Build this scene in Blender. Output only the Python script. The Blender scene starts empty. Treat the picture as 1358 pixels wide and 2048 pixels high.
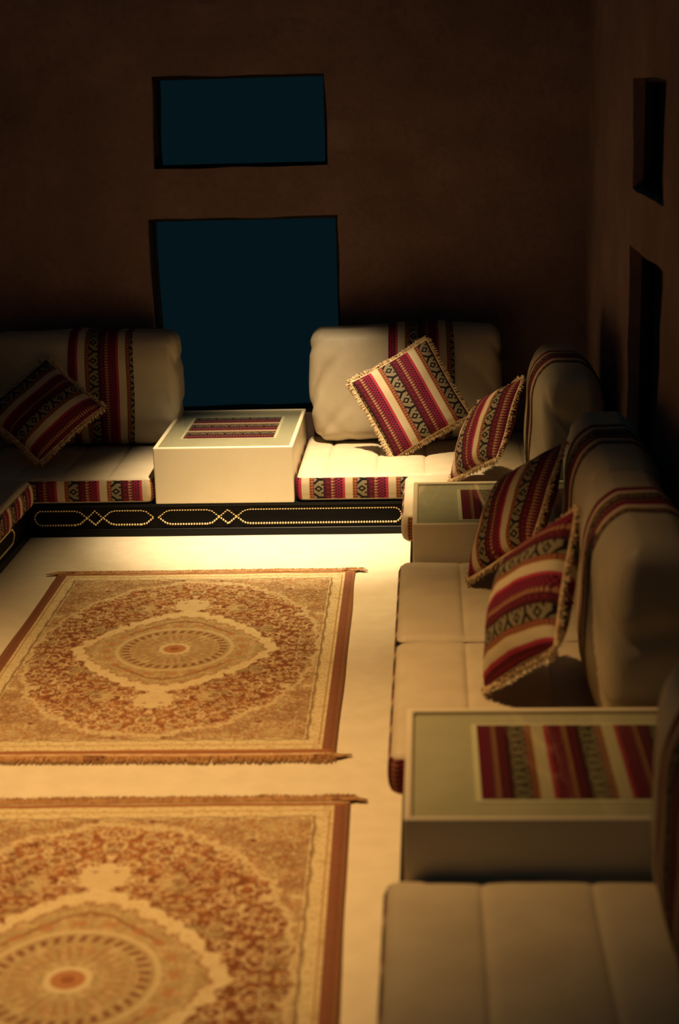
import bpy, math, random
import numpy as np
from mathutils import Matrix, Vector, noise as mnoise

random.seed(7)
rng = np.random.default_rng(11)
scene = bpy.context.scene
col = scene.collection
R = math.radians

# ------------------------------------------------------------------ camera
CAM = Vector((0.1002, -5.595, 1.6))
F_PX = 3228.7
pi_, ya_, ro_ = R(15.1415), R(3.3955), R(1.595)
fw = Vector((-math.sin(ya_) * math.cos(pi_), math.cos(ya_) * math.cos(pi_), -math.sin(pi_)))
rt = Vector((math.cos(ya_), math.sin(ya_), 0))
up = rt.cross(fw)
rt2 = math.cos(ro_) * rt - math.sin(ro_) * up
up2 = math.sin(ro_) * rt + math.cos(ro_) * up
cd = bpy.data.cameras.new('camera')
cam = bpy.data.objects.new('camera', cd)
col.objects.link(cam)
cam.matrix_world = Matrix(((rt2.x, up2.x, -fw.x, CAM.x), (rt2.y, up2.y, -fw.y, CAM.y),
                           (rt2.z, up2.z, -fw.z, CAM.z), (0, 0, 0, 1)))
cd.sensor_fit = 'VERTICAL'
cd.sensor_height = 36.0
cd.sensor_width = 36.0 * 1358 / 2048
cd.lens = F_PX * 36.0 / 2048
cd.clip_start = 0.05
cd.dof.use_dof = True
cd.dof.focus_distance = 5.75
cd.dof.aperture_fstop = 2.7
scene.camera = cam

# ------------------------------------------------------------------ world, lamps, exposure
world = bpy.data.worlds.new('night')
scene.world = world
world.use_nodes = True
bgn = world.node_tree.nodes['Background']
bgn.inputs['Color'].default_value = (0.12, 0.68, 0.95, 1)
bgn.inputs['Strength'].default_value = 0.024

def spot(name, loc, target, energy, color, angle, blend, size):
    ld = bpy.data.lights.new(name, 'SPOT')
    ld.energy = energy
    ld.color = color
    ld.spot_size = R(angle)
    ld.spot_blend = blend
    ld.shadow_soft_size = size
    o = bpy.data.objects.new(name, ld)
    col.objects.link(o)
    o.location = loc
    o.rotation_euler = (Vector(target) - Vector(loc)).to_track_quat('-Z', 'Y').to_euler()
    return o

# far downlight: hot core and softer spill of the same fitting; near downlight: one wide soft beam
spot('ceiling_spot_light', (-0.38, -0.35, 2.55), (-0.40, 0.06, 0), 600, (1.0, 0.75, 0.45), 36, 1.0, 0.04)
spot('ceiling_spot_light', (-0.38, -0.35, 2.55), (-0.28, -0.28, 0), 250, (1.0, 0.65, 0.27), 49, 1.0, 0.04)
spot('ceiling_spot_light', (-0.77, -2.24, 2.55), (-0.77, -2.24, 0), 298, (1.0, 0.555, 0.19), 78, 1.0, 0.04)

scene.view_settings.view_transform = 'Standard'
scene.view_settings.look = 'None'
scene.view_settings.exposure = 0.0
scene.view_settings.gamma = 1.0
scene.view_settings.use_curve_mapping = False

# ------------------------------------------------------------------ node helpers
class Ex:
    """a scalar shader socket with arithmetic"""
    def __init__(self, nt, s):
        self.nt, self.s = nt, s
    def op(self, o, *a, clamp=False):
        n = self.nt.nodes.new('ShaderNodeMath')
        n.operation = o
        n.use_clamp = clamp
        for i, v in enumerate((self,) + a):
            if isinstance(v, Ex):
                self.nt.links.new(v.s, n.inputs[i])
            else:
                n.inputs[i].default_value = float(v)
        return Ex(self.nt, n.outputs[0])
    def __add__(s, o): return s.op('ADD', o)
    __radd__ = __add__
    def __sub__(s, o): return s.op('SUBTRACT', o)
    def __rsub__(s, o): return (s * -1) + o
    def __mul__(s, o): return s.op('MULTIPLY', o)
    __rmul__ = __mul__
    def __truediv__(s, o): return s.op('DIVIDE', o)
    def lt(s, o): return s.op('LESS_THAN', o)
    def gt(s, o): return s.op('GREATER_THAN', o)
    def abs(s): return s.op('ABSOLUTE')
    def fract(s): return s.op('FRACT')
    def floor(s): return s.op('FLOOR')
    def sin(s): return s.op('SINE')
    def pow(s, e): return s.op('POWER', e)
    def sqrt(s): return s.op('SQRT')
    def max(s, o): return s.op('MAXIMUM', o)
    def min(s, o): return s.op('MINIMUM', o)
    def clamp(s): return s.op('ADD', 0.0, clamp=True)
    def atan2(s, o): return s.op('ARCTAN2', o)
    def between(s, a, b): return s.gt(a) * s.lt(b)
    def smooth(s, a, b):
        n = s.nt.nodes.new('ShaderNodeMapRange')
        n.interpolation_type = 'SMOOTHSTEP'
        s.nt.links.new(s.s, n.inputs['Value'])
        n.inputs['From Min'].default_value = a
        n.inputs['From Max'].default_value = b
        return Ex(s.nt, n.outputs['Result'])

def new_mat(name, rough=0.7, spec=0.3):
    m = bpy.data.materials.new(name)
    m.use_nodes = True
    b = m.node_tree.nodes['Principled BSDF']
    b.inputs['Roughness'].default_value = rough
    b.inputs['Specular IOR Level'].default_value = spec
    return m, m.node_tree, b

def rgb(nt, c):
    n = nt.nodes.new('ShaderNodeRGB')
    n.outputs[0].default_value = (*c, 1)
    return n.outputs[0]

def mixc(nt, f, a, b):
    n = nt.nodes.new('ShaderNodeMix')
    n.data_type = 'RGBA'
    n.inputs[0].default_value = 0.5
    if isinstance(f, Ex): nt.links.new(f.s, n.inputs[0])
    else: n.inputs[0].default_value = f
    for i, v in ((6, a), (7, b)):
        if isinstance(v, tuple): n.inputs[i].default_value = (*v, 1)
        else: nt.links.new(v, n.inputs[i])
    return n.outputs[2]

def tex_noise(nt, vec, scale, detail=3, rough=0.55):
    n = nt.nodes.new('ShaderNodeTexNoise')
    n.inputs['Scale'].default_value = scale
    n.inputs['Detail'].default_value = detail
    n.inputs['Roughness'].default_value = rough
    nt.links.new(vec, n.inputs['Vector'])
    return Ex(nt, n.outputs[0])

def tex_voronoi(nt, vec, scale, feature='F1'):
    n = nt.nodes.new('ShaderNodeTexVoronoi')
    n.feature = feature
    n.inputs['Scale'].default_value = scale
    nt.links.new(vec, n.inputs['Vector'])
    return n

def coords(nt, kind='Object'):
    n = nt.nodes.new('ShaderNodeTexCoord')
    return n.outputs[kind]

def sep(nt, v):
    n = nt.nodes.new('ShaderNodeSeparateXYZ')
    nt.links.new(v, n.inputs[0])
    return [Ex(nt, n.outputs[i]) for i in range(3)]

def bump(nt, b, h, strength, dist):
    n = nt.nodes.new('ShaderNodeBump')
    n.inputs['Strength'].default_value = strength
    n.inputs['Distance'].default_value = dist
    nt.links.new(h.s, n.inputs['Height'])
    nt.links.new(n.outputs[0], b.inputs['Normal'])

def plain_cloth(name, c1, c2, scale, rough, spec, bscale=400, bstr=0.25):
    m, nt, b = new_mat(name, rough, spec)
    v = coords(nt)
    n = tex_noise(nt, v, scale, 4)
    nt.links.new(mixc(nt, n.smooth(0.3, 0.7), c1, c2), b.inputs['Base Color'])
    bump(nt, b, tex_noise(nt, v, bscale, 2), bstr, 0.002)
    return m

M = {}
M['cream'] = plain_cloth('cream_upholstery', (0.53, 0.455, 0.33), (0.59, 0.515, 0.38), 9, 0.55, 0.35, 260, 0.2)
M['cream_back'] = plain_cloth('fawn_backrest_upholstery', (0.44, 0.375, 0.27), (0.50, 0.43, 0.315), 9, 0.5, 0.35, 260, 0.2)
M['carpet'] = plain_cloth('cream_carpet', (0.74, 0.67, 0.52), (0.80, 0.73, 0.58), 16, 0.9, 0.15, 330, 0.5)
M['lacquer'] = plain_cloth('cream_table_covering', (0.70, 0.62, 0.45), (0.74, 0.66, 0.49), 5, 0.42, 0.4, 300, 0.12)
M['matboard'] = plain_cloth('olive_cream_board', (0.49, 0.445, 0.33), (0.53, 0.48, 0.36), 12, 0.8, 0.2, 300, 0.1)
M['matedge'] = plain_cloth('pale_mount', (0.74, 0.69, 0.50), (0.78, 0.72, 0.54), 12, 0.8, 0.2, 300, 0.1)
M['fringe'] = plain_cloth('cotton_fringe', (0.52, 0.36, 0.22), (0.72, 0.56, 0.36), 60, 0.85, 0.15, 500, 0.2)
M['rug_fringe'] = plain_cloth('rug_fringe', (0.40, 0.21, 0.09), (0.58, 0.35, 0.17), 45, 0.9, 0.1, 500, 0.2)
M['rug_fringe_dark'] = plain_cloth('rug_fringe_dark', (0.26, 0.11, 0.05), (0.36, 0.17, 0.08), 45, 0.9, 0.1, 500, 0.2)

m, nt, b = new_mat('black_lacquer', 0.4, 0.14)
v = coords(nt)
nt.links.new(mixc(nt, tex_noise(nt, v, 20, 3), (0.003, 0.004, 0.005), (0.007, 0.006, 0.007)), b.inputs['Base Color'])
M['black'] = m
m, nt, b = new_mat('black_panel_leather', 0.6, 0.08)
v = coords(nt)
nt.links.new(mixc(nt, tex_noise(nt, v, 30, 3), (0.003, 0.004, 0.005), (0.009, 0.007, 0.008)), b.inputs['Base Color'])
bump(nt, b, tex_noise(nt, v, 350, 2), 0.2, 0.001)
M['black_panel'] = m
m, nt, b = new_mat('brass_studs', 0.3, 0.5)
v = coords(nt)
nt.links.new(mixc(nt, tex_noise(nt, v, 60, 2), (0.85, 0.66, 0.36), (0.95, 0.78, 0.48)), b.inputs['Base Color'])
b.inputs['Metallic'].default_value = 0.85
M['brass'] = m
m, nt, b = new_mat('dark_wood', 0.7, 0.2)
v = coords(nt)
nt.links.new(mixc(nt, tex_noise(nt, v, 14, 4), (0.010, 0.008, 0.006), (0.02, 0.014, 0.01)), b.inputs['Base Color'])
M['dark_wood'] = m

# mud plaster wall
m, nt, b = new_mat('mud_plaster', 0.95, 0.1)
v = coords(nt)
n1 = tex_noise(nt, v, 3.0, 6, 0.6)
n2 = tex_noise(nt, v, 38.0, 4, 0.6)
c = mixc(nt, n1.smooth(0.3, 0.7), (0.18, 0.115, 0.105), (0.24, 0.155, 0.145))
c = mixc(nt, n2.smooth(0.45, 0.75) * 0.35, c, (0.13, 0.08, 0.07))
nt.links.new(c, b.inputs['Base Color'])
bump(nt, b, n1 * 0.6 + n2 * 0.5, 0.5, 0.012)
M['plaster'] = m

# thin glass
m = bpy.data.materials.new('thin_glass')
m.use_nodes = True
nt = m.node_tree
nt.nodes.remove(nt.nodes['Principled BSDF'])
tr = nt.nodes.new('ShaderNodeBsdfTransparent')
tr.inputs[0].default_value = (0.95, 0.97, 0.94, 1)
gl = nt.nodes.new('ShaderNodeBsdfGlossy')
gl.inputs['Roughness'].default_value = 0.03
geo = nt.nodes.new('ShaderNodeNewGeometry')
dt = nt.nodes.new('ShaderNodeVectorMath')
dt.operation = 'DOT_PRODUCT'
nt.links.new(geo.outputs['Normal'], dt.inputs[0])
nt.links.new(geo.outputs['Incoming'], dt.inputs[1])
schlick = (1.0 - Ex(nt, dt.outputs['Value']).abs()).pow(5.0) * 0.94 + 0.03
mx = nt.nodes.new('ShaderNodeMixShader')
nt.links.new(schlick.s, mx.inputs[0])
nt.links.new(tr.outputs[0], mx.inputs[1])
nt.links.new(gl.outputs[0], mx.inputs[2])
nt.links.new(mx.outputs[0], nt.nodes['Material Output'].inputs[0])
M['glass'] = m
m = m.copy()
m.name = 'smoked_glass'  # darkened glass copy, added to keep the brightened sky near black in the windows
m.node_tree.nodes['Transparent BSDF'].inputs[0].default_value = (0.66, 0.66, 0.66, 1)
for q in m.node_tree.nodes:
    if q.type == 'MATH' and q.operation == 'ADD': q.inputs[1].default_value = 0.004
    if q.type == 'BSDF_GLOSSY': q.inputs['Roughness'].default_value = 0.22
M['smoked_glass'] = m

# woven striped textile: u across the stripes, v along them, both in metres
PERIOD = 0.1555
m, nt, b = new_mat('woven_striped_textile', 0.85, 0.15)
uvn = nt.nodes.new('ShaderNodeUVMap')
u, vv, _ = sep(nt, uvn.outputs[0])
t = (u / PERIOD).fract()
CREAM, PINK, ORANGE = (0.58, 0.49, 0.34), (0.38, 0.036, 0.070), (0.32, 0.125, 0.055)
RED, MAROON, BLACK, GREY = (0.24, 0.014, 0.048), (0.085, 0.008, 0.020), (0.008, 0.007, 0.009), (0.22, 0.185, 0.12)
c = mixc(nt, t.lt(0.2), rgb(nt, GREY), CREAM)
# edges of the cream stripe
c = mixc(nt, t.lt(0.018), c, PINK)
c = mixc(nt, t.between(0.185, 0.205), c, (0.48, 0.30, 0.13))
# dot strip
ds = t.between(0.205, 0.30)
a = (t - 0.2525) / 0.0475
bb = ((vv / 0.0105).fract() - 0.5) * 2.0
dot = (a * a + bb * bb).sqrt()
c = mixc(nt, ds, c, (0.11, 0.022, 0.022))
c = mixc(nt, ds * dot.lt(0.8), c, ORANGE)
c = mixc(nt, ds * dot.lt(0.3), c, (0.30, 0.08, 0.06))
# Y and diamond strip
ys = t.between(0.30, 0.52)
a = (t - 0.30) / 0.22
bb = ((vv / 0.066).fract() - 0.5)          # -0.5..0.5 along the strip
ab = bb.abs()
stem = a.gt(0.5) * ab.lt(0.065)
arm = a.lt(0.53) * ((ab - (0.53 - a) * 0.42).abs()).lt(0.075)
dd = ((a - 0.48).abs() * 0.40 + (ab - 0.5).abs())
dia = dd.lt(0.185) * dd.gt(0.085)
hook = a.gt(0.78) * ((ab - 0.27).abs()).lt(0.04)
c = mixc(nt, ys * (stem + arm + dia + hook).clamp(), c, BLACK)
# maroon strip with a dashed dark edge
ms = t.between(0.52, 0.69)
c = mixc(nt, ms, c, MAROON)
c = mixc(nt, t.between(0.525, 0.565) * (vv / 0.012).fract().lt(0.55), c, BLACK)
c = mixc(nt, t.between(0.60, 0.66) * (vv / 0.018 + t * 3.0).fract().lt(0.35), c, (0.17, 0.012, 0.035))
# teardrop beads
bs = t.between(0.69, 0.785)
a = (t - 0.69) / 0.095
bb = ((vv / 0.0105).fract() - 0.5).abs()
c = mixc(nt, bs, c, (0.06, 0.015, 0.03))
c = mixc(nt, bs * bb.lt(0.42 - (a - 0.35).abs() * 0.55), c, (0.38, 0.165, 0.09))
# checker
cs = t.between(0.785, 0.96)
a = ((t - 0.785) / 0.0583)
row = a.floor()
k = (vv / 0.0105 + row * 0.5).fract()
c = mixc(nt, cs, c, RED)
c = mixc(nt, cs * k.lt(0.52) * a.fract().between(0.12, 0.9), c, (0.030, 0.007, 0.022))
c = mixc(nt, t.gt(0.96), c, PINK)
w = tex_noise(nt, uvn.outputs[0], 900, 2)
c = mixc(nt, w.smooth(0.35, 0.75) * 0.25, c, (0.03, 0.02, 0.02))
nt.links.new(c, b.inputs['Base Color'])
bump(nt, b, w + (vv / 0.003).fract() * 0.3, 0.3, 0.0015)
M['textile'] = m

# Persian rug: object space, x across (half 0.5), y along (half 0.74)
m, nt, b = new_mat('persian_rug_pile', 0.95, 0.08)
ob = coords(nt)
x, y, _ = sep(nt, ob)
ax, ay = x.abs(), y.abs()
# mirrored coordinates for the symmetrical floral drawing
cmb = nt.nodes.new('ShaderNodeCombineXYZ')
nt.links.new(ax.s, cmb.inputs[0]); nt.links.new(ay.s, cmb.inputs[1])
mv = cmb.outputs[0]
vo = tex_voronoi(nt, mv, 42)
vd = Ex(nt, vo.outputs['Distance'])
vo2 = tex_voronoi(nt, mv, 17)
vd2 = Ex(nt, vo2.outputs['Distance'])
nf = tex_noise(nt, mv, 34, 4, 0.65)
nl = tex_noise(nt, mv, 9, 3, 0.6)
n8 = tex_noise(nt, mv, 120, 2, 0.6)
SAND, RUST, BROWN, OLIVE, PALE = (0.57, 0.45, 0.26), (0.37, 0.165, 0.072), (0.205, 0.078, 0.038), (0.33, 0.28, 0.15), (0.70, 0.59, 0.37)
vs = tex_voronoi(nt, mv, 85)
vd3 = Ex(nt, vs.outputs['Distance'])
side = (ax - ay * 0.35)                                # the field is denser beside the medallion
# field: fine rust drawing with pale flowers
field = mixc(nt, (nf + n8 * 0.3 + side * 0.22).smooth(0.56, 0.78), RUST, BROWN)
field = mixc(nt, (n8 - side * 0.15).smooth(0.35, 0.42) * -0.35 + 0.35, field, BROWN)
field = mixc(nt, (vd3 + (nf - 0.5) * 0.5).lt(0.34) * 0.85, field, SAND)
field = mixc(nt, (vd + (n8 - 0.5) * 0.25).between(0.24, 0.40) * 0.75, field, SAND)
field = mixc(nt, vd.lt(0.12), field, PALE)
field = mixc(nt, (vd2 + (nf - 0.5) * 0.3).between(0.30, 0.37) * 0.7, field, PALE)
field = mixc(nt, (nl + n8 * 0.2).smooth(0.62, 0.74) * 0.5, field, OLIVE)
# corners: pale ground with rust and olive flowers
corner = mixc(nt, (nf + n8 * 0.35).smooth(0.52, 0.72), SAND, (0.42, 0.31, 0.17))
corner = mixc(nt, (vd3 + (nf - 0.5) * 0.9).lt(0.36) * 0.9, corner, RUST)
corner = mixc(nt, (vd + (n8 - 0.5) * 0.4).between(0.20, 0.34) * 0.75, corner, RUST)
corner = mixc(nt, (vd2 + (nf - 0.5) * 0.5).between(0.20, 0.26) * 0.8, corner, PALE)
corner = mixc(nt, (vd2 + (n8 - 0.5) * 0.3).lt(0.13), corner, BROWN)
corner = mixc(nt, (nl + n8 * 0.25).smooth(0.60, 0.72) * 0.45, corner, BROWN)
corner = mixc(nt, (n8 + (nf - 0.5) * 0.8).smooth(0.56, 0.66) * 0.7, corner, PALE)
# large scalloped oval
th = y.atan2(x)
rad_o = ((x / 0.415).pow(2) + (y / 0.630).pow(2)).sqrt() + (th * 22.0).sin() * 0.014 + (nf - 0.5) * 0.16
c = mixc(nt, rad_o.lt(1.0), corner, field)
c = mixc(nt, rad_o.between(0.985, 1.02) * (n8 + 0.1).smooth(0.4, 0.6) * 0.7, c, PALE)
# pendants above and below the medallion
pend = ((ax / 0.060).pow(1.3) + ((ay - 0.385) / 0.095).abs().pow(1.3)) + (nf - 0.5) * 3.4 + (n8 - 0.5) * 1.5
c = mixc(nt, pend.lt(0.9) * 0.8, c, PALE)
c = mixc(nt, (((ax - 0.13) / 0.04).pow(2) + ((ay - 0.37) / 0.025).pow(2) + (nf - 0.5) * 4.0).lt(0.6) * 0.7, c, SAND)
# pointed lemon-shaped medallion with a scalloped pale outline
lem = ((ax / 0.285).pow(1.55) + (ay / 0.315).pow(1.25)) + (th * 34.0).sin() * 0.022 + (nf - 0.5) * 0.34
c = mixc(nt, lem.lt(1.08), c, mixc(nt, (n8 + nf - 0.5).smooth(0.42, 0.7) * 0.55, rgb(nt, PALE), (0.56, 0.40, 0.21)))
inner = mixc(nt, (nf + n8 * 0.4).smooth(0.55, 0.78), SAND, (0.42, 0.32, 0.17))
inner = mixc(nt, (vd3 + (nf - 0.5) * 0.7).lt(0.30) * 0.8, inner, (0.46, 0.23, 0.10))
c = mixc(nt, lem.lt(0.90), c, inner)
c = mixc(nt, lem.between(0.86, 0.90) * (n8 + 0.1).smooth(0.4, 0.6) * 0.8, c, (0.36, 0.20, 0.10))
lem2 = ((ax / 0.285).pow(1.45) + (ay / 0.315).pow(1.15)) + (nf - 0.5) * 0.14
c = mixc(nt, lem2.between(0.72, 0.77) * ay.gt(0.12) * 0.85, c, (0.30, 0.15, 0.07))
rr = (x * x + y * y * 0.92).sqrt() + (nf - 0.5) * 0.012
c = mixc(nt, rr.between(0.185, 0.205) * (th * 20.0).sin().gt(0.2) * 0.7, c, (0.44, 0.21, 0.10))
c = mixc(nt, rr.between(0.160, 0.172) * 0.6, c, PALE)
c = mixc(nt, rr.between(0.130, 0.152) * (th * 36.0 + rr * 60.0).sin().gt(0.0) * 0.9, c, (0.24, 0.115, 0.06))
c = mixc(nt, rr.between(0.075, 0.112) * (th * 30.0).sin().gt(0.4) * 0.5, c, RUST)
c = mixc(nt, rr.lt(0.046) * 0.9, c, PALE)
c = mixc(nt, rr.lt(0.032), c, (0.46, 0.22, 0.10))
c = mixc(nt, rr.lt(0.012), c, (0.32, 0.13, 0.06))
# borders
bx_ = ax - 0.5
by_ = ay - 0.74
edge = bx_.max(by_)                                  # 0 at the rim, negative inwards
gb = mixc(nt, (n8 + (nf - 0.5) * 0.6).smooth(0.48, 0.66), PALE, (0.46, 0.36, 0.19))
c = mixc(nt, edge.gt(-0.082), c, gb)
wav = (y * 60.0).sin() * (x * 60.0).sin() * 0.004
c = mixc(nt, (edge + wav + (n8 - 0.5) * 0.012).between(-0.079, -0.072) * 0.8, c, (0.22, 0.13, 0.07))
c = mixc(nt, edge.between(-0.045, -0.041), c, (0.45, 0.26, 0.12))
c = mixc(nt, bx_.gt(-0.034), c, mixc(nt, nf, (0.20, 0.082, 0.052), (0.29, 0.125, 0.072)))
c = mixc(nt, bx_.gt(-0.010), c, (0.33, 0.16, 0.085))
c = mixc(nt, by_.gt(-0.016), c, (0.38, 0.16, 0.07))
nt.links.new(c, b.inputs['Base Color'])
bump(nt, b, n8 + nf * 0.6, 0.5, 0.003)
M['rug'] = m

# ------------------------------------------------------------------ mesh helpers
def mesh_obj(name, verts, faces, mat, parent=None, uvs=None, smooth=True, kind=None):
    me = bpy.data.meshes.new(name)
    me.from_pydata([tuple(map(float, q)) for q in verts], [], [tuple(int(i) for i in f) for f in faces])
    if uvs is not None:
        lay = me.uv_layers.new(name='UVMap')
        li = np.empty(len(me.loops), dtype=np.int32)
        me.loops.foreach_get('vertex_index', li)
        lay.data.foreach_set('uv', np.asarray(uvs, dtype=np.float32)[li].ravel())
    if smooth:
        me.polygons.foreach_set('use_smooth', [True] * len(me.polygons))
    me.materials.append(mat)
    me.update()
    o = bpy.data.objects.new(name, me)
    col.objects.link(o)
    if parent: o.parent = parent
    if kind: o['kind'] = kind
    return o

def thing(name, label, cat, loc, group=None, rot=None):
    o = bpy.data.objects.new(name, None)
    o.empty_display_size = 0.1
    col.objects.link(o)
    o.location = loc
    if rot is not None: o.rotation_euler = rot
    o['label'] = label
    o['category'] = cat
    if group: o['group'] = group
    return o

def box_vf(x0, x1, y0, y1, z0, z1):
    v = [(x0, y0, z0), (x1, y0, z0), (x1, y1, z0), (x0, y1, z0), (x0, y0, z1), (x1, y0, z1), (x1, y1, z1), (x0, y1, z1)]
    f = [(0, 3, 2, 1), (4, 5, 6, 7), (0, 1, 5, 4), (1, 2, 6, 5), (2, 3, 7, 6), (3, 0, 4, 7)]
    return v, f

def bevelled(o, w, seg=3):
    md = o.modifiers.new('bevel', 'BEVEL')
    md.width = w
    md.segments = seg
    md.limit_method = 'ANGLE'
    return o

def axis_coords(h, r, n, extra=()):
    a = np.concatenate([np.linspace(-h, -h + r, 6), np.linspace(-h + r, h - r, n), np.linspace(h - r, h, 6), np.array(list(extra), float)])
    return np.unique(np.round(a, 5))

def rounded_box(hx, hy, hz, r, nx, ny, nz, extra_x=()):
    """verts, normals, faces and pre-rounding positions of a rounded box surface"""
    X, Y, Z = axis_coords(hx, r, nx, extra_x), axis_coords(hy, r, ny), axis_coords(hz, r, nz)
    idx, pts, faces = {}, [], []
    def vid(p):
        k = (round(p[0], 5), round(p[1], 5), round(p[2], 5))
        if k not in idx:
            idx[k] = len(pts)
            pts.append(k)
        return idx[k]
    def patch(A, B, fn, flip):
        for i in range(len(A) - 1):
            for j in range(len(B) - 1):
                q = [vid(fn(A[i], B[j])), vid(fn(A[i + 1], B[j])), vid(fn(A[i + 1], B[j + 1])), vid(fn(A[i], B[j + 1]))]
                faces.append(q[::-1] if flip else q)
    patch(X, Y, lambda a, b_: (a, b_, hz), False)
    patch(X, Y, lambda a, b_: (a, b_, -hz), True)
    patch(X, Z, lambda a, b_: (a, -hy, b_), False)
    patch(X, Z, lambda a, b_: (a, hy, b_), True)
    patch(Y, Z, lambda a, b_: (hx, a, b_), False)
    patch(Y, Z, lambda a, b_: (-hx, a, b_), True)
    q = np.array(pts, float)
    h = np.array([hx, hy, hz])
    inner = np.clip(q, -(h - r), h - r)
    d = q - inner
    n = d / np.maximum(np.linalg.norm(d, axis=1, keepdims=True), 1e-9)
    return inner + n * r, n, faces, q

def tube_strands(strands, sides=3):
    """strands: list of (points list, radii list) -> verts, faces"""
    V, Fc = [], []
    for pts, rad in strands:
        base = len(V)
        P = [Vector(p) for p in pts]
        for i, p in enumerate(P):
            d = (P[min(i + 1, len(P) - 1)] - P[max(i - 1, 0)])
            d = d.normalized() if d.length > 1e-9 else Vector((0, 0, 1))
            a = d.orthogonal().normalized()
            b_ = d.cross(a)
            for k in range(sides):
                an = 2 * math.pi * k / sides
                V.append(p + (a * math.cos(an) + b_ * math.sin(an)) * rad[i])
        for i in range(len(P) - 1):
            for k in range(sides):
                k2 = (k + 1) % sides
                Fc.append((base + i * sides + k, base + i * sides + k2, base + (i + 1) * sides + k2, base + (i + 1) * sides + k))
        Fc.append(tuple(base + (len(P) - 1) * sides + k for k in range(sides)))
    return V, Fc

# ------------------------------------------------------------------ room dimensions (metres)
XL, XR, YB = -1.362, 0.704, 0.70        # left platform front, right wall, back wall
XLW = -2.065                            # left wall
Y_NEAR = -4.6
ZP, ZC, ZT = 0.1204, 0.2205, 0.3291     # platform, seat, table top

# floor: fitted cream carpet
n = 60
xs_, ys_ = np.linspace(XLW - 0.1, XR + 0.1, 40), np.linspace(-6.6, YB + 0.1, 90)
V = [(a, b_, 0.0012 * mnoise.noise(Vector((a * 3, b_ * 3, 0)))) for b_ in ys_ for a in xs_]
Fc = [(j * 40 + i, j * 40 + i + 1, (j + 1) * 40 + i + 1, (j + 1) * 40 + i) for j in range(89) for i in range(39)]
fl = mesh_obj('floor', V, Fc, M['carpet'])
fl['kind'] = 'structure'

def wall(name, A0, A1, Z1, openings, mapf, depth, flip):
    """plastered wall with hand-made openings; mapf(a, d, z) -> xyz, d is depth into the wall"""
    step = 0.055
    As = set(np.round(np.arange(A0, A1 + 1e-6, step), 4)) | {A1}
    Zs = set(np.round(np.arange(0, Z1 + 1e-6, step), 4)) | {Z1}
    for (a0, a1, z0, z1) in openings:
        As = {a for a in As if abs(a - a0) > 0.02 and abs(a - a1) > 0.02} | {a0, a1}
        Zs = {z for z in Zs if abs(z - z0) > 0.02 and abs(z - z1) > 0.02} | {z0, z1}
    As, Zs = sorted(As), sorted(Zs)
    V, Fc, ids = [], [], {}
    def jit(a, z):
        p = Vector((a * 2.3, z * 2.3, 3.1))
        return (a + 0.010 * mnoise.noise(p * 2), z + 0.008 * mnoise.noise(p * 2.3 + Vector((5, 0, 0))),
                0.010 * mnoise.noise(p) + 0.005 * mnoise.noise(p * 4))
    def vid(a, z, d):
        k = (round(a, 4), round(z, 4), d)
        if k not in ids:
            aa, zz, dd = jit(a, z)
            ids[k] = len(V)
            V.append(mapf(aa, d + (dd if d == 0 else 0), zz))
        return ids[k]
    inside = lambda a, z: any(o[0] < a < o[1] and o[2] < z < o[3] for o in openings)
    nA, nZ = len(As) - 1, len(Zs) - 1
    hole = [[inside((As[i] + As[i + 1]) / 2, (Zs[j] + Zs[j + 1]) / 2) for j in range(nZ)] for i in range(nA)]
    for i in range(nA):
        for j in range(nZ):
            a0, a1, z0, z1 = As[i], As[i + 1], Zs[j], Zs[j + 1]
            if not hole[i][j]:
                Fc.append((vid(a0, z0, 0), vid(a1, z0, 0), vid(a1, z1, 0), vid(a0, z1, 0)))
                Fc.append((vid(a0, z1, depth), vid(a1, z1, depth), vid(a1, z0, depth), vid(a0, z0, depth)))
            else:
                for (di, dj, e) in ((-1, 0, ((a0, z0), (a0, z1))), (1, 0, ((a1, z1), (a1, z0))), (0, -1, ((a1, z0), (a0, z0))), (0, 1, ((a0, z1), (a1, z1)))):
                    ii, jj = i + di, j + dj
                    if not (0 <= ii < nA and 0 <= jj < nZ) or not hole[ii][jj]:
                        (p, q), (p2, q2) = e
                        Fc.append((vid(p, q, 0), vid(p2, q2, 0), vid(p2, q2, depth), vid(p, q, depth)))
    if flip: Fc = [f[::-1] for f in Fc]
    o = mesh_obj(name, V, Fc, M['plaster'], smooth=False)
    o['kind'] = 'structure'
    return o

back_op = [(-0.990, -0.247, 0.30, 1.078), (-0.948, -0.280, 1.268, 1.610)]
right_op = [(-1.325, -0.669, 0.30, 1.085), (-1.330, -0.672, 1.25, 1.570)]
wall('wall_back', XLW - 0.2, XR + 0.1, 2.6, back_op, lambda a, d, z: (a, YB + d, z), 0.22, False)
wall('wall_right', -4.6, YB + 0.1, 2.6, right_op, lambda a, d, z: (XR + d, a, z), 0.22, True)
wall('wall_left', -4.6, YB + 0.1, 2.6, [], lambda a, d, z: (XLW - d, a, z), 0.22, False)

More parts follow.
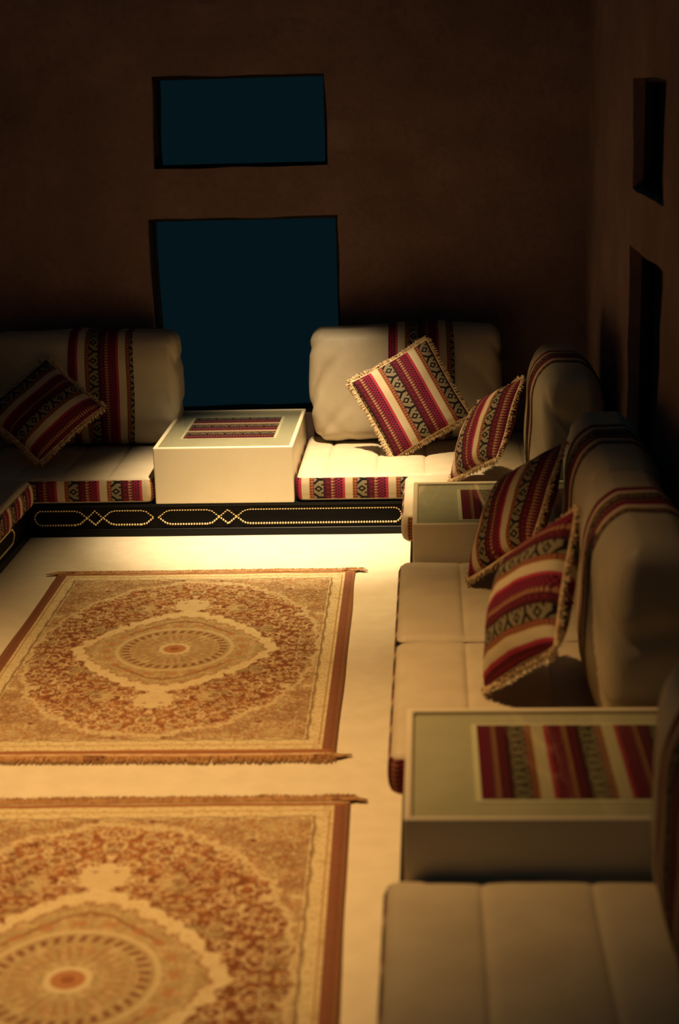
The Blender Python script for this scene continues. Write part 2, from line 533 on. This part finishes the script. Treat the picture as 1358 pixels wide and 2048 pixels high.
def window(name, op, side):
    a0, a1, z0, z1 = op
    g = 0.012
    d0, d1 = 0.035, 0.075
    bars = [(a0 - 0.02, a0 + g, z0 - 0.02, z1 + 0.02), (a1 - g, a1 + 0.02, z0 - 0.02, z1 + 0.02),
            (a0, a1, z0 - 0.02, z0 + g), (a0, a1, z1 - g, z1 + 0.02)]
    def P(a, d, z): return (a, YB + d, z) if side == 'back' else (XR + d, a, z)
    o = None
    for i, (p0, p1, q0, q1) in enumerate(bars):
        v, f = box_vf(0, 1, 0, 1, 0, 1)
        v = [P(p0 + (p1 - p0) * s[0], d0 + (d1 - d0) * s[1], q0 + (q1 - q0) * s[2]) for s in v]
        if o is None:
            o = mesh_obj(name, v, f, M['dark_wood'], smooth=False)
            o['kind'] = 'structure'
        else:
            mesh_obj('frame_bar', v, f, M['dark_wood'], parent=o, smooth=False)
    v, f = box_vf(0, 1, 0, 1, 0, 1)
    v = [P(a0 + g + (a1 - a0 - 2 * g) * s[0], 0.055 + 0.005 * s[1], z0 + g + (z1 - z0 - 2 * g) * s[2]) for s in v]
    mesh_obj('pane', v, f, M['smoked_glass'], parent=o, smooth=False)  # added sheet that dims the sky in the opening, not a known window part

window('window_1', back_op[0], 'back')
window('window_2', back_op[1], 'back')
window('window_3', right_op[0], 'right')
window('window_4', right_op[1], 'right')

# ------------------------------------------------------------------ black platforms with brass stud chains
def platform(label, origin, rotz, length, depth, studs):
    """front face on local y=0 looking to -y, local x from 0 to length"""
    o = thing('seating_platform', label, 'platform', origin, 'black seating platforms', (0, 0, rotz))
    prof = [(0.0, 0.0), (0.0, 0.024), (0.003, 0.028), (0.010, 0.030), (0.010, 0.108), (0.003, 0.110), (0.0, 0.113), (0.0, ZP), (depth, ZP), (depth, 0.0)]
    k = len(prof)
    V = [(xx, y_, z_) for xx in (0, length) for (y_, z_) in prof]
    Fc = [(i, i + k, (i + 1) % k + k, (i + 1) % k) for i in range(k)] + [tuple(range(k)), tuple(range(2 * k - 1, k - 1, -1))]
    bevelled(mesh_obj('body', V, Fc, M['black'], o, smooth=False), 0.0015, 2)
    v, f = box_vf(0.012, length - 0.012, 0.0085, 0.013, 0.032, 0.1065)
    mesh_obj('front_panel', v, f, M['black_panel'], o, smooth=False)
    V, Fc = [], []
    rr_ = 0.0044
    rings, seg = 3, 8
    for (sx, sz) in studs:
        base = len(V)
        for i in range(rings):
            an = math.pi / 2 * i / rings
            for s in range(seg):
                q = 2 * math.pi * s / seg
                V.append((sx + rr_ * math.cos(an) * math.cos(q), 0.0086 - rr_ * 0.9 * math.sin(an), sz + rr_ * math.cos(an) * math.sin(q)))
        V.append((sx, 0.0086 - rr_ * 0.9, sz))
        for i in range(rings - 1):
            for s in range(seg):
                s2 = (s + 1) % seg
                Fc.append((base + i * seg + s, base + i * seg + s2, base + (i + 1) * seg + s2, base + (i + 1) * seg + s))
        for s in range(seg):
            Fc.append((base + (rings - 1) * seg + s, base + (rings - 1) * seg + (s + 1) % seg, base + rings * seg))
    mesh_obj('stud_trim', V, Fc, M['brass'], o, kind='stuff')
    return o

def poly_studs(pts, pitch, closed=False):
    out, carry = [], 0.0
    P = list(pts) + ([pts[0]] if closed else [])
    for (a, b_) in zip(P[:-1], P[1:]):
        L = math.dist(a, b_)
        s = carry
        while s < L:
            out.append((a[0] + (b_[0] - a[0]) * s / L, a[1] + (b_[1] - a[1]) * s / L))
            s += pitch
        carry = s - L
    return out

def loop_chain(x0, x1, left='point', right='point'):
    """long stud loop from x0 to x1 with pointed or rounded ends"""
    zc_, hh, k = 0.070, 0.027, 0.036
    def end(xe, s, kind):       # from the lower line to the upper line
        if kind == 'round':
            return [(xe - s * 0.020, zc_ - hh), (xe - s * 0.007, zc_ - hh * 0.72), (xe, zc_ - 0.006), (xe, zc_ + 0.006), (xe - s * 0.007, zc_ + hh * 0.72), (xe - s * 0.020, zc_ + hh)]
        return [(xe - s * k * 1.25, zc_ - hh), (xe - s * k * 0.72, zc_ - hh * 0.82), (xe, zc_), (xe - s * k * 0.72, zc_ + hh * 0.82), (xe - s * k * 1.25, zc_ + hh)]
    pts = end(x1, 1, right) + end(x0, -1, left)[::-1]
    return poly_studs(pts, 0.0098, True)

def diamond(x0, x1):
    zc_, hh = 0.070, 0.027
    xm = (x0 + x1) / 2
    return poly_studs([(x0, zc_), (xm, zc_ + hh), (x1, zc_), (xm, zc_ - hh)], 0.0098, True)

off = -XLW
S = []
S += loop_chain(-0.605 + off, -0.009 + off, 'point', 'round')
S += diamond(-0.668 + off, -0.605 + off)
S += loop_chain(-0.890 + off, -0.668 + off)
S += loop_chain(-1.094 + off, -0.908 + off)
S += diamond(-1.152 + off, -1.094 + off)
S += loop_chain(-1.345 + off, -1.152 + off, 'round', 'point')
platform('black stud-trimmed platform along the back wall under the brightly lit side table', (XLW, 0, 0), 0, XR - XLW, YB - 0.012, S)
S = []
for i in range(4):
    e = 0.05 + i * 1.1
    S += loop_chain(e, e + 0.5) + diamond(e + 0.5, e + 0.56) + loop_chain(e + 0.56, e + 1.06)
# left: front looks to +x ; right: front looks to -x
platform('black platform running along the left edge of the cream carpet', (XL, Y_NEAR, 0), R(90), -Y_NEAR - 0.002, XL - XLW - 0.012, S)
platform('black platform beneath the right row of seats, hidden under their cushions', (0.03, -0.002, 0), R(-90), -Y_NEAR - 0.002, XR - 0.03 - 0.012, S)

# ------------------------------------------------------------------ seat cushions
def seat(label, x0, x1, y0, y1, seams, front, phase):
    """seams: x positions of the stitched grooves that run along y"""
    hx, hy, hz = (x1 - x0) / 2 - 0.006, (y1 - y0) / 2 - 0.006, (ZC - ZP) / 2
    cx, cy = (x0 + x1) / 2, (y0 + y1) / 2
    o = thing('seat_cushion', label, 'cushion', (cx, cy, ZP), 'cream seat cushions')
    r = 0.024
    sm = [s - cx for s in seams if x0 + 0.03 < s < x1 - 0.03]
    ex = [s + d for s in sm for d in (-0.02, -0.012, -0.006, -0.003, 0, 0.003, 0.006, 0.012, 0.02)]
    P, N, Fc, Q = rounded_box(hx, hy, hz, r, max(10, int(hx * 60)), max(10, int(hy * 50)), 4, ex)
    def side_bulge(z):          # outward swell of the sides
        return 0.005 * math.cos(max(-1, min(1, z / hz)) * math.pi / 2)
    edges = sorted([-hx] + sm + [hx])
    for i in range(len(P)):
        x_, y_, z_ = P[i]
        bl = side_bulge(z_)
        if abs(N[i][2]) < 0.99:
            hn = math.hypot(N[i][0], N[i][1])
            P[i][0] += N[i][0] / max(hn, 1e-6) * bl * min(1, hn)
            P[i][1] += N[i][1] / max(hn, 1e-6) * bl * min(1, hn)
        if N[i][2] > 0:
            w_ = N[i][2]
            for e0, e1 in zip(edges[:-1], edges[1:]):
                if e0 <= x_ <= e1:
                    tt = (x_ - e0) / (e1 - e0)
                    ey = min(1.0, (hy - abs(y_)) / 0.10)
                    P[i][2] += w_ * 0.0065 * (1 - (2 * tt - 1) ** 4) * (0.05 + 0.95 * max(ey, 0)) 
            for s in sm:
                P[i][2] -= w_ * 0.0042 * min(1.0, max(0.0, (hy - abs(y_)) / 0.05)) * math.exp(-((x_ - s) / 0.0055) ** 2)
            g = Vector(((x_ + cx) * 5, (y_ + cy) * 5, 1.7))
            P[i][2] += w_ * (0.004 * mnoise.noise(g) + 0.0018 * mnoise.noise(g * 3.1))
    P[:, 2] += hz
    mesh_obj('cover', P, Fc, M['cream'], o)
    # textile band all round
    ring = []
    rc = r
    def arc(cx_, cy_, a0):
        for k in range(6):
            an = a0 + math.pi / 2 * k / 5
            ring.append((cx_ + rc * math.cos(an), cy_ + rc * math.sin(an), math.cos(an), math.sin(an)))
    def straight(p, q, nx_, ny_):
        L = math.dist(p, q)
        for k in range(1, max(2, int(L / 0.04))):
            t_ = k / max(2, int(L / 0.04))
            ring.append((p[0] + (q[0] - p[0]) * t_, p[1] + (q[1] - p[1]) * t_, nx_, ny_))
    arc(-hx + rc, -hy + rc, math.pi)
    straight((-hx + rc, -hy), (hx - rc, -hy), 0, -1)
    arc(hx - rc, -hy + rc, -math.pi / 2)
    straight((hx, -hy + rc), (hx, hy - rc), 1, 0)
    arc(hx - rc, hy - rc, 0)
    straight((hx - rc, hy), (-hx + rc, hy), 0, 1)
    arc(-hx + rc, hy - rc, math.pi / 2)
    straight((-hx, hy - rc), (-hx, -hy + rc), -1, 0)
    zs = np.linspace(-hz + 0.012, hz - 0.011, 7)
    V, UV, Fc = [], [], []
    s_ = 0.0
    pr = ring + [ring[0]]
    acc = [0.0]
    for a, b_ in zip(pr[:-1], pr[1:]): acc.append(acc[-1] + math.dist(a[:2], b_[:2]))
    for k, (a, b_, nx_, ny_) in enumerate(pr):
        for z_ in zs:
            e = 0.0018 + side_bulge(z_)
            over = max(0, abs(z_) - (hz - r))
            e -= r - math.sqrt(max(r * r - over * over, 0))
            V.append((a + nx_ * e, b_ + ny_ * e, z_ + hz))
            UV.append((acc[k] + phase, z_))
    m_ = len(zs)
    for k in range(len(pr) - 1):
        for j in range(m_ - 1):
            Fc.append((k * m_ + j, (k + 1) * m_ + j, (k + 1) * m_ + j + 1, k * m_ + j + 1))
    bd = mesh_obj('textile_band', V, Fc, M['textile'], o, uvs=UV)
    bd['label'] = 'maroon, black and cream woven band round the cushion side'
    return o

BX0, BX1 = -0.8963, -0.3926
seat('cream seat cushion behind the fringed pillow, between the lit table and back right corner', BX1 + 0.003, XR - 0.014, 0.0, YB - 0.022, [-0.275, -0.095, 0.08, 0.26, 0.44], 'y', (0.81) * PERIOD)
seat('cream seat cushion left of the brightly lit table, under the dark corner pillow', XLW + 0.014, BX0 - 0.003, 0.0, YB - 0.022, [-1.75, -1.58, -1.41, -1.24, -1.07], 'y', -(BX0 + 0.1 - XLW) % PERIOD)
seat('cream seat cushion at the left edge of the picture, beside the carpet', XLW + 0.014, -1.332, -0.74, -0.006, [-1.86, -1.68, -1.50], 'x', 0.03)
RS = [0.18, 0.372, 0.55]
seat('short cream seat cushion in the right back corner, behind the far glass-topped table', 0.0, XR - 0.014, -0.545, -0.006, RS, 'x', 0.0)
seat('cream seat cushion just in front of the far glass-topped table on the right', 0.0, XR - 0.014, -1.742, -1.057, RS, 'x', 0.05)
seat('cream seat cushion just behind the large near table on the right', 0.0, XR - 0.014, -2.464, -1.747, RS, 'x', 0.09)
seat('nearest cream seat cushion at the bottom right, in front of the near table', 0.006, XR - 0.014, -3.72, -2.986, RS, 'x', 0.02)

# ------------------------------------------------------------------ glass-topped side tables
def side_table(label, origin, rotz, width, depth, tex, phase):
    """front on local y=0, local x 0..width, y 0..depth. tex: textile rectangle (x0,x1,y0,y1)"""
    o = thing('side_table', label, 'side table', origin, 'cream side tables', (0, 0, rotz))
    H_, rim, rec = ZT - ZP, 0.015, 0.013
    w, d = width, depth
    V = [(0, 0, 0), (w, 0, 0), (w, d, 0), (0, d, 0), (0, 0, H_), (w, 0, H_), (w, d, H_), (0, d, H_),
         (rim, rim, H_), (w - rim, rim, H_), (w - rim, d - rim, H_), (rim, d - rim, H_),
         (rim, rim, H_ - rec), (w - rim, rim, H_ - rec), (w - rim, d - rim, H_ - rec), (rim, d - rim, H_ - rec)]
    Fc = [(3, 2, 1, 0), (0, 1, 5, 4), (1, 2, 6, 5), (2, 3, 7, 6), (3, 0, 4, 7)]
    Fc += [(4 + i, 4 + (i + 1) % 4, 8 + (i + 1) % 4, 8 + i) for i in range(4)]
    Fc += [(8 + i, 8 + (i + 1) % 4, 12 + (i + 1) % 4, 12 + i) for i in range(4)]
    Fc += [(12, 13, 14, 15)]
    bevelled(mesh_obj('body', V, Fc, M['lacquer'], o, smooth=False), 0.005, 3)
    v, f = box_vf(rim + 0.004, w - rim - 0.004, rim + 0.004, d - rim - 0.004, H_ - rec + 0.0005, H_ - rec + 0.003)
    mesh_obj('top_panel', v, f, M['matboard'], o, smooth=False)
    a0, a1, b0, b1 = tex
    g = 0.011
    z0 = H_ - rec + 0.0032
    v, f = box_vf(a0 - g, a1 + g, b0 - g, b1 + g, z0, z0 + 0.0015)
    mesh_obj('mount', v, f, M['matedge'], o, smooth=False)
    v, f = box_vf(a0, a1, b0, b1, z0 + 0.0017, z0 + 0.0032)
    uv = [(0.955 * PERIOD + PERIOD * 4 - (q[1] - b0) * phase, q[0]) for q in v]
    mesh_obj('textile_inlay', v, f, M['textile'], o, uvs=uv, smooth=False)
    v, f = box_vf(rim + 0.0012, w - rim - 0.0012, rim + 0.0012, d - rim - 0.0012, H_ - 0.0065, H_ - 0.0025)
    mesh_obj('glass_top', v, f, M['glass'], o, smooth=False)
    return o

TW = BX1 - BX0
side_table('brightly lit cream side table against the back wall between two seats', (BX0, 0.0, ZP), 0, TW, 0.668, (0.083, 0.083 + 0.335, 0.185, 0.545), 1.15)
# right row: local x runs along -Y world? front looks to -X
side_table('smaller, farther cream glass-topped table in the right row', (0.0427, -0.5476, ZP), R(-90), 0.5060, 0.640, (0.082, 0.506 - 0.078, 0.148, 0.55), 1.1)
side_table('large near cream glass-topped table in the right row with dark striped inlay', (0.0427, -2.467, ZP), R(-90), 0.519, 0.640, (0.078, 0.519 - 0.098, 0.142, 0.55), 1.1)

# ------------------------------------------------------------------ backrest cushions
def backrest(label, base, rotz, L, T, H_, band, phase, seed, lean=0.0):
    """local: x along the length, front to -y, base at z=0"""
    o = thing('backrest_cushion', label, 'cushion', base, 'cream backrest cushions', (0, 0, rotz))
    hx, hy, hz = L / 2, T / 2, H_ / 2
    r = 0.045
    P, N, Fc, Q = rounded_box(hx, hy, hz, r, 44, 14, 26, [band[0], band[1]])
    un, vn = P[:, 0] / hx, P[:, 2] / hz
    face = 1 - np.clip(np.abs(un), 0, 1) ** 4
    facez = 1 - np.clip(np.abs(vn), 0, 1) ** 3.0
    # belly of the faces, pinched rim
    P[:, 1] *= 0.76 + 0.24 * face ** 0.7 * (0.25 + 0.75 * facez)
    P[:, 0] *= 1 + 0.030 * (1 - np.abs(vn) ** 3) - 0.012
    P[:, 2] *= 1 - 0.035 * np.abs(un) ** 2 * (vn > 0)
    P[:, 0] *= 1 - 0.045 * np.clip(-vn, 0, 1) ** 1.5
    # domed top
    wt = np.clip((vn - 0.40) / 0.60, 0, 1)
    P[:, 1] *= np.sqrt(1 - 0.60 * wt ** 2)
    # fuller towards the bottom
    P[:, 1] *= 1 + 0.10 * np.clip(-vn, 0, 1)
    for i in range(len(P)):
        x_, y_, z_ = P[i]
        e = math.exp(-((hx - abs(x_)) / 0.11) ** 2)
        g = Vector((x_ * 6 + seed * 3.1, y_ * 6, z_ * 6))
        k = math.sin(z_ * 34 + x_ * 42 * (1 if x_ > 0 else -1) + 2.2 * mnoise.noise(g) + seed)
        dpl = -0.017 * (1 - wt[i]) * e * max(0, k) ** 3 * (0.5 + 0.5 * mnoise.noise(g * 0.7 + Vector((9, 0, 0))))
        dpl += 0.010 * mnoise.noise(g * 0.55) + 0.004 * mnoise.noise(g * 1.4)
        lo = math.exp(-((z_ + hz) / 0.10) ** 2)
        dpl += -0.006 * lo * max(0, math.sin(x_ * 30 + z_ * 25 + seed)) ** 3
        P[i] += N[i] * dpl
    P[:, 2] += hz - P[:, 2].min() - hz
    if lean: P[:, 1] += lean * P[:, 2]
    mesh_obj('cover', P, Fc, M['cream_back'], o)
    # textile stripes wrapped over the cushion
    sel = [f for f in Fc if band[0] - 1e-4 < min(Q[i][0] for i in f) and max(Q[i][0] for i in f) < band[1] + 1e-4]
    ids = sorted({i for f in sel for i in f})
    mp = {k: j for j, k in enumerate(ids)}
    V = [P[i] + N[i] * 0.0022 for i in ids]
    UV = [(Q[i][0] - band[0] + phase, Q[i][2] + Q[i][1]) for i in ids]
    bd = mesh_obj('textile_band', V, [tuple(mp[i] for i in f) for f in sel], M['textile'], o, uvs=UV)
    bd['label'] = 'dark maroon and cream woven stripes over the cushion'
    return o

ZS = ZC + 0.010
BH = 0.435
# starts with the checker, cream, then the dark motifs, cream, checker
BPH = 0.79 * PERIOD
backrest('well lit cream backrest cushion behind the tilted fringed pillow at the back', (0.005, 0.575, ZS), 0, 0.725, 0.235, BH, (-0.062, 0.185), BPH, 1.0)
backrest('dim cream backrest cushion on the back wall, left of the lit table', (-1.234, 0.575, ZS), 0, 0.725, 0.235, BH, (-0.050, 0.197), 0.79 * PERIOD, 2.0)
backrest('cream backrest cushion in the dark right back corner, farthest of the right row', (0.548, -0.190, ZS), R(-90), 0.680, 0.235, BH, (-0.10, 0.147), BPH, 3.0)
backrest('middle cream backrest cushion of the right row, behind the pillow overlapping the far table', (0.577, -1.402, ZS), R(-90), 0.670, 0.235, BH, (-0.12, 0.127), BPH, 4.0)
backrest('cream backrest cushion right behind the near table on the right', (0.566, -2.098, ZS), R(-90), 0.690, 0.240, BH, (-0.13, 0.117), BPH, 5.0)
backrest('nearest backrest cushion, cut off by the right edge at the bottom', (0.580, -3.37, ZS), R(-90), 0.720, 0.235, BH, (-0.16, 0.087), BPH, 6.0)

# ------------------------------------------------------------------ fringed throw pillows
def throw_pillow(label, center, ex, ey, hx, hy, T, phase, along='y', seed=0, droop=0.4):
    ex = Vector(ex).normalized()
    ey = Vector(ey)
    ey = (ey - ey.dot(ex) * ex).normalized()
    nz = ex.cross(ey)
    o = thing('throw_pillow', label, 'pillow', center, 'fringed striped pillows')
    rot = Matrix((ex, ey, nz)).transposed()
    n_ = 34
    t_ = np.sin(np.linspace(-1, 1, n_ + 1) * math.pi / 2)
    def pos(a, b_, side):
        x_ = a * hx * (1 - 0.045 * (1 - b_ * b_) * abs(a) ** 2)
        y_ = b_ * hy * (1 - 0.045 * (1 - a * a) * abs(b_) ** 2)
        th_ = T * (max(0, 1 - a * a) * max(0, 1 - b_ * b_)) ** 0.42
        g = Vector((x_ * 14 + seed * 5.3, y_ * 14, side * 2.0))
        rim_ = min(1, 6 * (1 - max(abs(a), abs(b_))))
        th_ += rim_ * (0.005 * mnoise.noise(g) + 0.002 * mnoise.noise(g * 2.7))
        bend = 0.010 * mnoise.noise(Vector((a * 0.9 + seed, b_ * 0.9, seed * 2.0)))
        return Vector((x_, y_, side * max(th_, 0.0) + bend))
    V, UV, Fc = [], [], []
    for side in (1, -1):
        base = len(V)
        for j in range(n_ + 1):
            for i in range(n_ + 1):
                p = pos(t_[i], t_[j], side)
                V.append(rot @ p)
                UV.append((t_[i] * hx + phase, t_[j] * hy) if along == 'y' else (t_[j] * hy + phase, t_[i] * hx))
        for j in range(n_):
            for i in range(n_):
                q = [base + j * (n_ + 1) + i, base + j * (n_ + 1) + i + 1, base + (j + 1) * (n_ + 1) + i + 1, base + (j + 1) * (n_ + 1) + i]
                Fc.append(q if side > 0 else q[::-1])
    mesh_obj('cover', V, Fc, M['textile'], o, uvs=UV)
    # corded edge and fringe
    rs = random.Random(seed + 3)
    strands, cord = [], []
    for (fa, fb, ox, oy) in ((lambda s: s, lambda s: 1, 0, 1), (lambda s: s, lambda s: -1, 0, -1), (lambda s: 1, lambda s: s, 1, 0), (lambda s: -1, lambda s: s, -1, 0)):
        L = 2 * (hx if oy else hy)
        N_ = int(L / 0.0036)
        line = []
        for k in range(N_ + 1):
            s = -1 + 2 * k / N_
            p = pos(fa(s), fb(s), 1)
            line.append(p)
            for rep in range(2):
                out = Vector((ox, oy, 0)) + Vector((rs.uniform(-.35, .35), rs.uniform(-.35, .35), rs.uniform(-.45, .45)))
                out.normalize()
                wl = rot @ out
                ln = 0.021 * rs.uniform(0.75, 1.2)
                down = Vector((0, 0, -1))
                p0 = rot @ p
                curl = 0.30 + droop * mnoise.noise(Vector((s * 2.0, ox * 3 + oy * 7, seed)))
                p1 = p0 + wl * ln * 0.55
                p2 = p0 + (wl * (1 - curl * 0.4) + down * curl * 0.5) * ln
                strands.append(([p0, p1, p2], [0.0021, 0.0024, 0.0010]))
        cord.append(([rot @ q for q in line[::3]] , [0.0048] * len(line[::3])))
    v, f = tube_strands(strands, 3)
    mesh_obj('fringe', v, f, M['fringe'], o, kind='stuff')
    v, f = tube_strands(cord, 6)
    mesh_obj('edge_cord', v, f, M['fringe'], o)
    return o

throw_pillow('brightly lit fringed pillow with maroon and cream stripes, tilted on the back seat', (0.024, 0.316, 0.430), (0.265, 0.055, 0.138), (-0.175, 0.060, 0.245), 0.163, 0.162, 0.050, 0.158 + 0.235, 'y', 1)
throw_pillow('striped fringed pillow in the right back corner, just above the far table', (0.290, -0.187, 0.416), (0.475, -0.768, 0.429), (0.306, 0.601, 0.738), 0.155, 0.155, 0.055, 0.158 + 0.28, 'y', 2)
throw_pillow('striped fringed pillow overlapping the far table, standing on one corner', (0.328, -1.314, 0.432), (0.491, -0.687, 0.536), (0.302, 0.711, 0.634), 0.163, 0.163, 0.060, 0.158 + 0.27, 'y', 3)
throw_pillow('nearest striped fringed pillow, behind the large near table', (0.316, -2.161, 0.458), (0.415, -0.714, 0.564), (0.186, 0.673, 0.716), 0.165, 0.165, 0.068, 0.158 + 0.30, 'x', 4)
throw_pillow('almost black fringed pillow in the shadowed left corner of the back seat', (-1.346, 0.262, 0.422), (0.673, 0.512, 0.534), (-0.74, 0.453, 0.497), 0.158, 0.158, 0.050, 0.1, 'x', 5)

# ------------------------------------------------------------------ rugs
def rug(label, center, rotz, seed):
    o = thing('persian_rug', label, 'rug', (center[0], center[1], 0.0025), 'pale red-brown medallion rugs', (0, 0, R(rotz)))
    hx, hy, th_ = 0.5, 0.74, 0.008
    nx_, ny_ = 40, 58
    rs = random.Random(seed)
    V, Fc = [], []
    xs2, ys2 = np.linspace(-hx, hx, nx_ + 1), np.linspace(-hy, hy, ny_ + 1)
    def wob(x_, y_):
        g = Vector((x_ * 3 + seed, y_ * 3, 0.3))
        return (x_ + 0.005 * mnoise.noise(g), y_ + 0.005 * mnoise.noise(g + Vector((4, 4, 0))))
    for z_ in (th_, 0):
        for yy in ys2:
            for xx in xs2:
                a, b_ = wob(xx, yy)
                rim_ = min(1.0, (min(hx - abs(xx), hy - abs(yy)) / 0.03))
                V.append((a, b_, z_ * (0.75 + 0.25 * rim_) + (0.0015 * mnoise.noise(Vector((a * 6, b_ * 6, seed))) if z_ else 0)))
    k = nx_ + 1
    n1_ = k * (ny_ + 1)
    for j in range(ny_):
        for i in range(nx_):
            q = (j * k + i, j * k + i + 1, (j + 1) * k + i + 1, (j + 1) * k + i)
            Fc.append(q)
            Fc.append(tuple(n1_ + i_ for i_ in q[::-1]))
    ringv = [i for i in range(k)] + [j * k + nx_ for j in range(1, ny_ + 1)] + [ny_ * k + i for i in range(nx_ - 1, -1, -1)] + [j * k for j in range(ny_ - 1, 0, -1)]
    for a, b_ in zip(ringv, ringv[1:] + ringv[:1]):
        Fc.append((a, n1_ + a, n1_ + b_, b_))
    mesh_obj('pile', V, Fc, M['rug'], o)
    # flat-woven ends and knotted fringe
    for s in (1, -1):
        w0 = 0.012
        nn = 40
        V, Fc = [], []
        for i in range(nn + 1):
            xx = -hx + 2 * hx * i / nn
            a, b_ = wob(xx, s * hy)
            for (dy, z_) in ((0, 0.0045), (w0, 0.0035), (w0, 0.0), (0, 0.0)):
                V.append((a, b_ + s * dy, z_))
        for i in range(nn):
            for q in range(4):
                f = (i * 4 + q, (i + 1) * 4 + q, (i + 1) * 4 + (q + 1) % 4, i * 4 + (q + 1) % 4)
                Fc.append(f if s < 0 else f[::-1])
        mesh_obj('flat_woven_end', V, Fc, M['fringe'], o, smooth=False)
        strands = []
        N_ = 900
        for i in range(N_):
            xx = -hx + 2 * hx * i / N_
            a, b_ = wob(xx, s * hy)
            ln = 0.038 * rs.uniform(0.8, 1.12) * (1 + 0.16 * mnoise.noise(Vector((xx * 14, s, seed))))
            dx = 0.010 * rs.uniform(-1, 1) + 0.014 * mnoise.noise(Vector((xx * 5, s * 3, seed)))
            h0 = 0.003 + 0.004 * rs.random()
            strands.append(([(a, b_ + s * (w0 - 0.002), 0.004), (a + dx * 0.4, b_ + s * (w0 + ln * 0.5), h0 + 0.001), (a + dx, b_ + s * (w0 + ln), 0.002)], [0.0017, 0.0016, 0.0008]))
        for cx_ in (-hx, hx):           # corner tassels that stick out sideways
            sg = 1 if cx_ > 0 else -1
            for i in range(70):
                a, b_ = wob(cx_, s * hy)
                q = rs.uniform(0.006, 0.035)
                strands.append(([(a - sg * rs.uniform(0, 0.03), b_ + s * q, 0.006 * rs.random() + 0.002), (a + sg * 0.012, b_ + s * (q * 0.6 + 0.010), 0.006), (a + sg * rs.uniform(0.022, 0.042), b_ + s * (0.012 + rs.uniform(-0.004, 0.006)), 0.004)], [0.0018, 0.0017, 0.0008]))
        v, f = tube_strands(strands, 3)
        mesh_obj('fringe', v, f, M['rug_fringe'], o, kind='stuff')
        for cx_ in ([-0.385, -0.09, 0.47] if s < 0 else [-0.47, 0.485]):
            st = []
            for i in range(60):
                a, b_ = wob(max(-0.5, min(0.5, cx_ + rs.gauss(0, 0.012))), s * hy)
                st.append(([(a, b_ + s * 0.012, 0.005), (cx_ + rs.gauss(0, 0.008), b_ + s * 0.028, 0.008), (cx_ + rs.gauss(0, 0.018), b_ + s * (0.034 + 0.012 * rs.random()), 0.004)], [0.0018, 0.0019, 0.001]))
            v, f = tube_strands(st, 3)
            mesh_obj('tassel', v, f, M['rug_fringe_dark'], o, kind='stuff')
    return o

rug('pale red-brown medallion rug in full lamplight, farther of the two', (-0.648, -1.222), 0.5, 1)
rug('dimmer medallion rug in the foreground, cut off by the bottom edge', (-0.578, -2.990), 1.2, 2)
